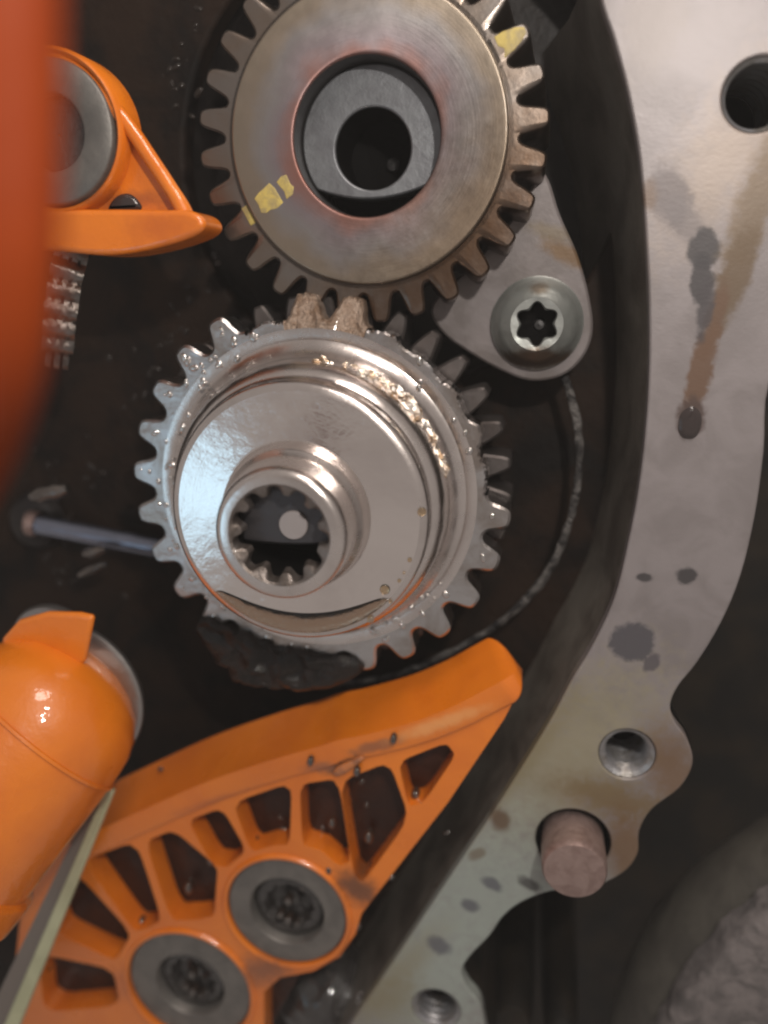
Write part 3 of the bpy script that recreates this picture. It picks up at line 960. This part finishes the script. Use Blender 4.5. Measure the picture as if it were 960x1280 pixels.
wl = [chaikin(offset(ccw(P2(w_, fz)), -5.5), 2) for w_ in windows]
outer = [(30, 1092), (110, 1058), (180, 1028), (260, 993), (340, 966), (410, 948), (470, 936), (520, 918), (570, 898), (610, 880), (636, 868), (640, 880), (630, 899), (560, 1003), (500, 1080), (452, 1142),
         (444, 1168), (424, 1196), (392, 1214), (350, 1222), (330, 1240), (330, 1310), (20, 1310), (20, 1200)]
prism('frame', outer, fz, zf - 66, 'orange', gd, bevel=3.5, segs=3, holes=wl + [B1[2], B2[2]])
# raised lips round the two bosses
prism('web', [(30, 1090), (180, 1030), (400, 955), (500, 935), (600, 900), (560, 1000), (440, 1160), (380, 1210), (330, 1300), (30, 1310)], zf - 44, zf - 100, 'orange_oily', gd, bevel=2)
_COL = 0
def collar(px, py, rp, th, zt, parent):
    c, r, _ = B1 if px == 358 else B2
    c = Vector((c.x, c.y, zt))
    r = r - 0.6
    vs, fs = lathe(c.x, c.y, [(r + th + 1.5, fz - 6), (r + th, fz + 2), (r + th - 3, fz + 5), (r + 3, fz + 5), (r + .8, fz + 3), (r, fz - 20)], 64)
    mk('boss_lip', vs, fs, 'orange', parent, angle=45)
    b = lathe(c.x, c.y, [(r - 0.6, zf - 90), (r - 0.8, zt - 8), (r - 3, zt - 6), (61, zt - 6), (59, zt - 9), (58, zf - 84)], 64)
    bo = mk('bushing', *b, 'bush', parent, angle=40)
    # dark serrated bolt sunk in the bushing
    f = lambda a: 41 - 5 * abs(math.sin(6 * a))
    wv = lambda k: (lambda a: k - 5 * abs(math.sin(6 * a)) + 2 * math.sin(2 * a + px))
    lp = [circ(c.x, c.y, zf - 84, 57.5, 96), circ(c.x, c.y, zt - 26, 57.2, 96), circ(c.x, c.y, zt - 20, 52, 96), circ(c.x, c.y, zt - 18, 0, 96, wv(43)), circ(c.x, c.y, zt - 40, 0, 96, wv(35)), circ(c.x, c.y, zt - 44, 16, 96), circ(c.x, c.y, zt - 34, 12, 96), circ(c.x, c.y, zt - 32, 3, 96)]
    vs, fs = loft(lp, False, True)
    mk('bolt', vs, fs, 'bolt_dark', bo, angle=35)
    for dx, dy, r_ in ((-2, 6, 7), (-16, -22, 6), (-4, -30, 7), (24, 34, 5), (10, -34, 4)):
        vs, fs = lathe(c.x + dx, c.y + dy, [(r_, zt - 34), (r_ * .9, zt - 20 + r_ * .2), (r_ * .6, zt - 20 + r_ * .5), (r_ * .15, zt - 20 + r_ * .62)], 14, False, True)
        mk('oil_drop', vs, fs, 'oil_glint', bo, angle=80)
    return c, r
collar(358, 1140, 73, 9, zf + 2, gd)
collar(236, 1234, 74, 9, zf - 1, gd)
# torn lip of plastic on the rail
film('scuff', [(416, 964), (424, 956), (438, 950), (450, 944), (455, 948), (444, 958), (432, 966), (422, 969)], zf + 1, 5, 'orange_scuff', rail2, 2.5)
# glossy beads added to give glints in the pockets and on the rail
gb = [(519, 995), (461, 1047), (466, 1088), (318, 1055), (264, 1075), (236, 1110), (177, 1155), (222, 1155), (56, 1212), (54, 1258), (411, 1088), (415, 1029), (492, 924), (446, 965), (388, 952)]
for i, (x, y) in enumerate(gb):
    zz = zf - 24 if i < 10 else (zf - 5 if i in (10, 11) else zf + 8)
    c = P(x, y, zz)
    r = 8.5 if i < 10 else 6
    lp = []
    for rr, z_ in ((1.0, -1), (0.9, .35), (0.6, .62), (0.15, .75)):
        lp.append([Vector((c.x + r * rr * math.cos(2 * math.pi * k / 16) * .8, c.y + r * rr * math.sin(2 * math.pi * k / 16) * 1.25, zz + r * z_)) for k in range(16)])
    vs, fs = loft(lp, False, True)
    mk('oil_drop', vs, fs, 'oil_glint', gd, angle=80)

# dark oily casting lump at the bottom of the chamber
vs, fs = [], []
c = P(395, 1262, -60)
lp = []
for k in range(10):
    u = k / 9
    rr = 105 * math.cos(u * math.pi / 2 * 0.97)
    z_ = -150 + 110 * math.sin(u * math.pi / 2)
    ring = []
    for i in range(40):
        a = 2 * math.pi * i / 40
        q = Vector((c.x + rr * 1.0 * math.cos(a), c.y - 20 + rr * 0.8 * math.sin(a), z_))
        q += Vector((math.cos(a), math.sin(a), .6)) * 10 * mnoise.noise(q * 0.03)
        ring.append(q)
    lp.append(ring)
vs, fs = loft(lp, False, True)
tag(mk('oily_boss', vs, fs, 'bolt_dark', None, angle=60), 'black oil covered casting lump below the guide bushings', 'casting')

# ================================================================== UPPER LEFT ORANGE GUIDE BRACKET
zl = 60
lb = empty('upper_chain_guide', P(140, 200, zl - 90), 'orange plastic guide bracket with grey pivot ring left of the upper gear', 'chain guide')
prism('panel', [(20, 70), (80, 70), (106, 92), (165, 160), (222, 246), (228, 268), (200, 275), (20, 275)], zl - 34, zl - 60, 'orange', lb, bevel=3)
tube('rim', [P(x, y, zl - 22) for x, y in ((30, 62), (78, 74), (108, 97), (136, 127), (163, 160), (190, 200), (215, 238), (228, 260), (234, 278))], [10, 10, 10, 9, 9, 9, 9, 10, 12], 'orange', lb, n=16)
prism('ledge', [(40, 268), (75, 262), (140, 261), (200, 262), (232, 262), (250, 270), (254, 284), (236, 297), (190, 311), (135, 319), (75, 314), (40, 308)], zl - 6, zl - 70, 'orange', lb, bevel=9, segs=4, smoothpts=4)
rc = P(62, 165, zl - 10)
rr_ = (P(62 + 80, 165, zl - 10) - rc).length
vs, fs = lathe(rc.x, rc.y, [(rr_ + 12, zl - 58), (rr_ + 11, zl - 12), (rr_ + 7, zl - 8), (rr_ + 3, zl - 12), (rr_ + 1, zl - 30)], 72)
mk('boss_ring', vs, fs, 'orange', lb, angle=50)
vs, fs = lathe(rc.x, rc.y, [(rr_, zl - 32), (rr_ - 1, zl - 12), (rr_ - 4, zl - 9), (47, zl - 9), (44, zl - 12), (43, zl - 60)], 72)
mk('pivot_ring', vs, fs, 'bush', lb, angle=50)
vs, fs = lathe(rc.x, rc.y, [(43.5, zl - 30), (1, zl - 31)], 40); mk('pivot_bolt', vs, fs, 'bolt_dark', lb)
film('oil_drop', [(135, 262), (145, 246), (160, 242), (172, 250), (176, 262), (150, 266)], zl - 33, 5, 'oil_dark', lb, 6)

# ================================================================== FOREGROUND ORANGE RAIL (close to the lens)
zr = 680
pth = [P(-20, -420, zr), P(-16, -120, zr), P(-12, 120, zr), P(-12, 320, zr), P(-22, 460, zr - 10), P(-50, 570, zr - 40), P(-100, 680, zr - 80)]
o = tube('tensioner_rail', pth, [29, 29, 29, 29, 28, 26, 24], 'orange_shaded', None, n=28, flat=0.8, per=8)
tag(o, 'blurred orange tensioner rail running down the left edge close to the lens', 'tensioner rail')

# ================================================================== LOWER LEFT ORANGE CAP
ax0 = P(74, 882, 60)                       # far end
ax1 = P(-116, 1086, 215)                    # near end
axd = (ax1 - ax0).normalized()
sx = axd.cross(Vector((0, 0, 1))).normalized()
sy = sx.cross(axd).normalized()
def along(prof, n=64, c0=False, c1=False):
    lp = []
    for r, s_ in prof:
        r *= 1.17
        lp.append([ax0 + axd * s_ + sx * (r * math.cos(2 * math.pi * i / n)) + sy * (r * math.sin(2 * math.pi * i / n)) for i in range(n)])
    return loft(lp, c0, c1)
cap = empty('chain_tensioner', ax0, 'fat orange plastic tensioner body with a steel ring behind it at lower left', 'tensioner')
vs, fs = along([(2, -84), (30, -81), (58, -70), (82, -52), (99, -28), (108, -4), (112, 20), (116, 60), (124, 170), (128, 215)], 72, True)
mk('housing', vs, fs, 'orange', cap, angle=60)
vs, fs = along([(111, 34), (116.5, 36), (117, 40), (113, 42)], 72)
mk('seam', vs, fs, 'orange', cap, angle=60)
vs, fs = along([(127, 213), (134, 216), (136, 222), (138, 262), (132, 268), (1, 269)], 64, False, True)
mk('front_collar', vs, fs, 'orange', cap, angle=50)
rr0 = P(84, 872, 20)
vs, fs = lathe(rr0.x, rr0.y, [(60, 6), (114, 8), (120, 12), (120, 18), (114, 22), (60, 24)], 72)
mk('steel_ring', vs, fs, 'ring_steel', cap, angle=50)
prism('ear', [(0, 800), (22, 776), (58, 766), (98, 767), (116, 771), (112, 792), (105, 830), (20, 850)], 78, 66, 'orange', cap, bevel=6, segs=4)
rg = P(60, 812, 10)
vs, fs = lathe(rg.x, rg.y, [(40, -14), (64, -12), (67, -4), (64, 4), (40, 6)], 56)
mk('top_ring', vs, fs, 'ring_steel', cap, angle=50)

# ================================================================== PALE STRIP (dipstick-like blade)
a0, a1 = P(139, 985, 20), P(8, 1300, 110)
dr = (a1 - a0).normalized()
sd = dr.cross(Vector((0, 0, 1))).normalized()
if sd.x < 0: sd = -sd
upv = sd.cross(dr)
if upv.z < 0: upv = -upv
upv.normalize()
def bar(a, b, w0, w1, t0, t1, off0=Vector((0, 0, 0))):
    lp = []
    for p, w__, t__ in ((a, w0, t0), ((a + b) / 2, (w0 + w1) / 2, (t0 + t1) / 2), (b, w1, t1)):
        lp.append([p + off0 + sd * x + upv * y for x, y in ((-w__, -t__), (w__, -t__), (w__, t__), (-w__, t__))])
    return loft(lp, True, True)
st = empty('pale_strip', a1, 'pale green plastic strip leaning in front of the ribbed orange guide', 'strip')
vs, fs = bar(a0, a1, 7, 12, 5, 7)
mk('edge', vs, fs, 'strip', st, bevel=2.5)
vs, fs = bar(a0 - sd * 13 - upv * 9, a1 - sd * 29 - upv * 12, 8, 18, 3, 4)
mk('side', vs, fs, 'strip_side', st, bevel=2)

# ================================================================== CHAINS
def link_mesh(name, p, parent, m, plates, rad, th):
    """figure-eight plates in the local XZ plane along +X; pins across"""
    vs, fs = [], []
    prof = []
    for i in range(9):
        a = R_(90 + 180 * i / 8); prof.append((rad * math.cos(a), rad * math.sin(a)))
    prof.append((p * .5, -rad * .62))
    for i in range(9):
        a = R_(-90 + 180 * i / 8); prof.append((p + rad * math.cos(a), rad * math.sin(a)))
    prof.append((p * .5, rad * .62))
    n = len(prof)
    for y in plates:
        b0 = len(vs)
        for yy in (y - th / 2, y + th / 2):
            vs += [Vector((x, yy, z)) for x, z in prof]
        fs.append(tuple(b0 + i for i in range(n)))
        fs.append(tuple(b0 + n + i for i in reversed(range(n))))
        for i in range(n):
            j = (i + 1) % n
            fs.append((b0 + i, b0 + j, b0 + n + j, b0 + n + i))
    return mk(name, vs, fs, m, parent, local=True, angle=40)
def pin_mesh(name, parent, m, r, hw):
    lp = [[Vector((r * k * math.cos(2 * math.pi * i / 14), y, r * k * math.sin(2 * math.pi * i / 14))) for i in range(14)] for k, y in ((.7, -hw), (1, -hw + 2), (1, hw - 2), (.7, hw))]
    vs, fs = loft(lp, True, True)
    return mk(name, vs, fs, m, parent, local=True, angle=40)
def chain(name, path, p, rad, hw, m, label, roll=0.0, group=None):
    root = empty(name, path[0], label, 'chain', group)
    pts = catmull(path, 30)
    # arc-length resample
    res = [pts[0]]
    for q in pts:
        if (q - res[-1]).length >= p: res.append(q)
    ol = il = pn = None
    for i in range(len(res) - 1):
        xdir = (res[i + 1] - res[i]).normalized()
        ydir = Vector((0, 0, 1)) - xdir * xdir.z
        ydir.normalize()
        ydir = (Matrix.Rotation(roll, 3, xdir) @ ydir).normalized()
        zdir = xdir.cross(ydir)
        mat3 = Matrix((xdir, ydir, zdir)).transposed()
        loc = (res[i] - path[0]) * S
        if i % 2 == 0:
            if ol is None: o = ol = link_mesh('link', p, root, m, [-hw, -hw * .35, hw * .35, hw], rad, hw * .45)
            else: o = inst(ol, 'link', root)
        else:
            if il is None: o = il = link_mesh('link', p, root, m, [-hw * .68, 0, hw * .68], rad, hw * .45)
            else: o = inst(il, 'link', root)
        o.matrix_local = Matrix.Translation(loc) @ mat3.to_4x4()
        if pn is None: pn = pin_mesh('pin', o, m, rad * .45, hw + 5)
        else: inst(pn, 'pin', o)
    return root
chain('timing_chain', [P(104, 268, -20), P(92, 310, -10), P(82, 350, 0), P(75, 400, 0), P(72, 450, -20)], 25, 14, 17, 'chain',
      'glinting steel chain run hanging below the upper left orange bracket', R_(62))
# oily sludge clinging to the bottom of the sprocket
sp = ccw(catmull(P2([(250, 768), (290, 782), (330, 800), (372, 810), (420, 818), (452, 822), (458, 842), (430, 858), (380, 866), (330, 862), (288, 850), (258, 815), (240, 786)], 4), 8, True))
cs = sum(sp, Vector((0, 0))) / len(sp)
lp = []
for k in range(14):
    u = k / 13
    ring = []
    for p in sp:
        q = p.lerp(cs, u * 0.97)
        v3 = Vector((q.x, q.y, 0))
        hh = 2 + 16 * min(1, u * 4) ** .6 * (0.6 + 0.7 * mnoise.noise(v3 * 0.045) + 0.25 * mnoise.noise(v3 * 0.11))
        e = 7 * mnoise.noise(v3 * 0.07 + Vector((9, 2, 0)))
        ring.append(Vector((q.x + e, q.y + e * .5, (-30 if k == 0 else hh))))
    lp.append(ring)
vs, fs = loft(lp, False, True)
tag(mk('oil_sludge', vs, fs, 'sludge', None, angle=80), 'lumpy black oil sludge clinging under the bottom teeth of the sprocket', 'sludge')

# rod left of the sprocket, blue sheen painted into its colour
r0, r1 = P(44, 655, -150), P(215, 688, -165)
rod = empty('steel_rod', r0, 'bluish oily steel rod lying left of the sprocket', 'rod')
tube('shaft', [r0, r0.lerp(r1, .35), r0.lerp(r1, .7), r1], [17, 17, 17, 16], 'rod', rod, n=24)
tube('end_cap', [r0 + Vector((-14, 2, 3)), r0 + Vector((-6, 1, 1)), r0 + Vector((4, -1, 0))], [19, 22, 20], 'dowel', rod, n=24)

bz_ = P(40, 654, -170)
vs, fs = lathe(bz_.x, bz_.y, [(52, -192), (46, -176), (40, -168), (34, -166), (1, -166)], 36, False, True)
mk('seat_boss', vs, fs, 'dark_cast', rod)
# wet castings catching the light near the rod
rnd = random.Random(11)
for i, (x, y, z, L_, ang, rr) in enumerate(((62, 616, -60, 64, 12, 13), (118, 690, -110, 40, 14, 10), (116, 712, -120, 56, 22, 8))):
    c = P(x, y, z)
    dv = Vector((math.cos(R_(ang)), math.sin(R_(ang)), 0)) * L_ / 2
    o = tube('wet_link', [c - dv, c - dv * .4, c + dv * .4, c + dv], [rr * .5, rr, rr, rr * .5], 'chain', None, n=14, rough=3, seed=i)
    tag(o, ['long wet metal lug above the bluish rod', 'bright wet lug just below the bluish rod', 'slanted thin wet lug lowest under the bluish rod'][i], 'metal lug', 'wet lugs around the bluish rod')

# ================================================================== OUTSIDE THE CASE, LOWER RIGHT
hz = -210
o = tube('black_hose', [P(1130, 1060, hz), P(1030, 1098, hz), P(945, 1150, hz), P(880, 1225, hz), P(842, 1320, hz), P(820, 1450, hz)], 118, 'hose', None, n=36, rough=3, per=10)
tag(o, 'thick matt black hose curving past the lower right of the case', 'hose')
bl = ccw(catmull(P2([(985, 1130), (945, 1155), (908, 1188), (878, 1222), (852, 1256), (836, 1290), (830, 1340), (1080, 1340), (1080, 1100)], -60), 6, True))
def ruff(poly, z, k):
    return [Vector((p.x + k * mnoise.noise(Vector((p.x, p.y, z)) * .06), p.y + k * mnoise.noise(Vector((p.y, p.x, z)) * .06), z)) for p in poly]
vs, fs = loft([ruff(bl, -112, 6), ruff(bl, -74, 6), ruff(offset(bl, 5), -64, 6), ruff(offset(bl, 14), -60, 6)], False, True)
tag(mk('rough_casting', vs, fs, 'rough_block', None, angle=50), 'rough grey gritty casting in the bottom right corner', 'casting')
# dark stubs below the flange
for i, (x, y, rr, m) in enumerate(((640, 1255, 34, 'outer_cast'), (702, 1270, 28, 'outer_cast'))):
    c = P(x, y, -120)
    vs, fs = lathe(c.x, c.y - 40, [(rr + 10, -600), (rr + 4, -200), (rr, -130), (rr - 6, -122), (rr - 14, -120), (1, -119)], 32, False, True)
    tag(mk('casting_stud', vs, fs, m, None), ['dark round casting stud beside the lowest flange lobe', 'dark round casting stud between the flange lobe and the hose'][i], 'stud', 'dark studs below the flange')

# ================================================================== SCATTERED OIL DROPLETS
def droplets(name, spots, m, label):
    vs, fs = [], []
    for (c, r, sx_, ang) in spots:
        b0 = len(vs)
        ca, sa = math.cos(ang), math.sin(ang)
        for rr, hz_ in ((1.0, -.15), (.82, .28), (.45, .48)):
            for k in range(10):
                a = 2 * math.pi * k / 10
                x_, y_ = r * rr * math.cos(a) * sx_, r * rr * math.sin(a)
                vs.append(c + Vector((x_ * ca - y_ * sa, x_ * sa + y_ * ca, r * hz_)))
        vs.append(c + Vector((0, 0, r * .54)))
        for q in range(2):
            for k in range(10):
                fs.append((b0 + q * 10 + k, b0 + q * 10 + (k + 1) % 10, b0 + q * 10 + 10 + (k + 1) % 10, b0 + q * 10 + 10 + k))
        for k in range(10):
            fs.append((b0 + 20 + k, b0 + 20 + (k + 1) % 10, b0 + 30))
    tag(mk(name, vs, fs, m, None, angle=85), label, 'oil droplets', kind='stuff')
rnd = random.Random(21)
sp_ = []
for i in range(95):
    a = R_(rnd.uniform(105, 265)) if i < 70 else R_(rnd.uniform(-70, 60))
    rr = rnd.uniform(198, r_root - 2) if rnd.random() < .8 else rnd.uniform(r_root, r_tip - 10)
    if rr > r_root - 2:
        kk = round((math.degrees(a) + 6.2) / (360 / NT)); a = R_(kk * 360 / NT - 6.2) + rnd.uniform(-.02, .02)
        if 4 < (math.degrees(a) + 360) % 360 < 110: continue
    sp_.append((Vector((G.x + rr * math.cos(a), G.y + rr * math.sin(a), 0.3)), rnd.uniform(1.6, 5.0), rnd.uniform(1, 1.9), rnd.uniform(0, 3.1)))
droplets('oil_droplets', sp_, 'drop_steel', 'fine oil droplets clinging to the front of the sprocket teeth')
sp_ = []
for i in range(80):
    x, y = rnd.uniform(60, 560), rnd.uniform(930, 1270)
    sp_.append((P(x, y, zf - 43), rnd.uniform(2, 5.5), rnd.uniform(1, 1.8), rnd.uniform(0, 3.1)))
droplets('oil_droplets', sp_, 'oil_glint', 'fine oil droplets on the pocket floors of the ribbed orange guide')
sp_ = []
for i in range(150):
    if rnd.random() < .45: continue
    if i < 60: x, y = rnd.gauss(95, 40), rnd.gauss(650, 60)
    elif i < 100: x, y = 262 - (i - 60) * 1.6 + rnd.gauss(0, 9), 318 + (i - 60) * 3.6 + rnd.gauss(0, 9)
    elif i < 125: x, y = rnd.gauss(225, 14), rnd.gauss(70, 30)
    else: x, y = rnd.gauss(150, 60), rnd.gauss(480, 70)
    sp_.append((P(x, y, -189.6), rnd.uniform(1.5, 5.0), rnd.uniform(1, 2.2), rnd.uniform(0, 3.1)))
droplets('oil_droplets', sp_, 'oil_dim', 'oil droplets glinting on the dark back wall left of the gears')

# ================================================================== THIN VOLUME ADDED FOR THE LENS VEIL
hx = 4300
hv = [(x, y, z) for z in (-640, 1040) for x, y in ((-hx, -hx), (hx, -hx), (hx, hx), (-hx, hx))]
hz_o = mk('veil', hv, [(0, 1, 2, 3), (4, 5, 6, 7), (0, 1, 5, 4), (1, 2, 6, 5), (2, 3, 7, 6), (3, 0, 4, 7)], 'black', None, smooth=False)
hm = bpy.data.materials.new('thin_veil')
hm.use_nodes = True
hn = hm.node_tree.nodes
hn.clear()
ho = hn.new('ShaderNodeOutputMaterial')
hp_ = hn.new('ShaderNodeVolumePrincipled')
hp_.inputs['Color'].default_value = (0.95, 0.92, 0.90, 1)
hp_.inputs['Density'].default_value = 0.10
hm.node_tree.links.new(hp_.outputs[0], ho.inputs['Volume'])
hz_o.data.materials[0] = hm
tag(hz_o, 'thin pale haze added to imitate a smeared lens', 'veil', kind='stuff')
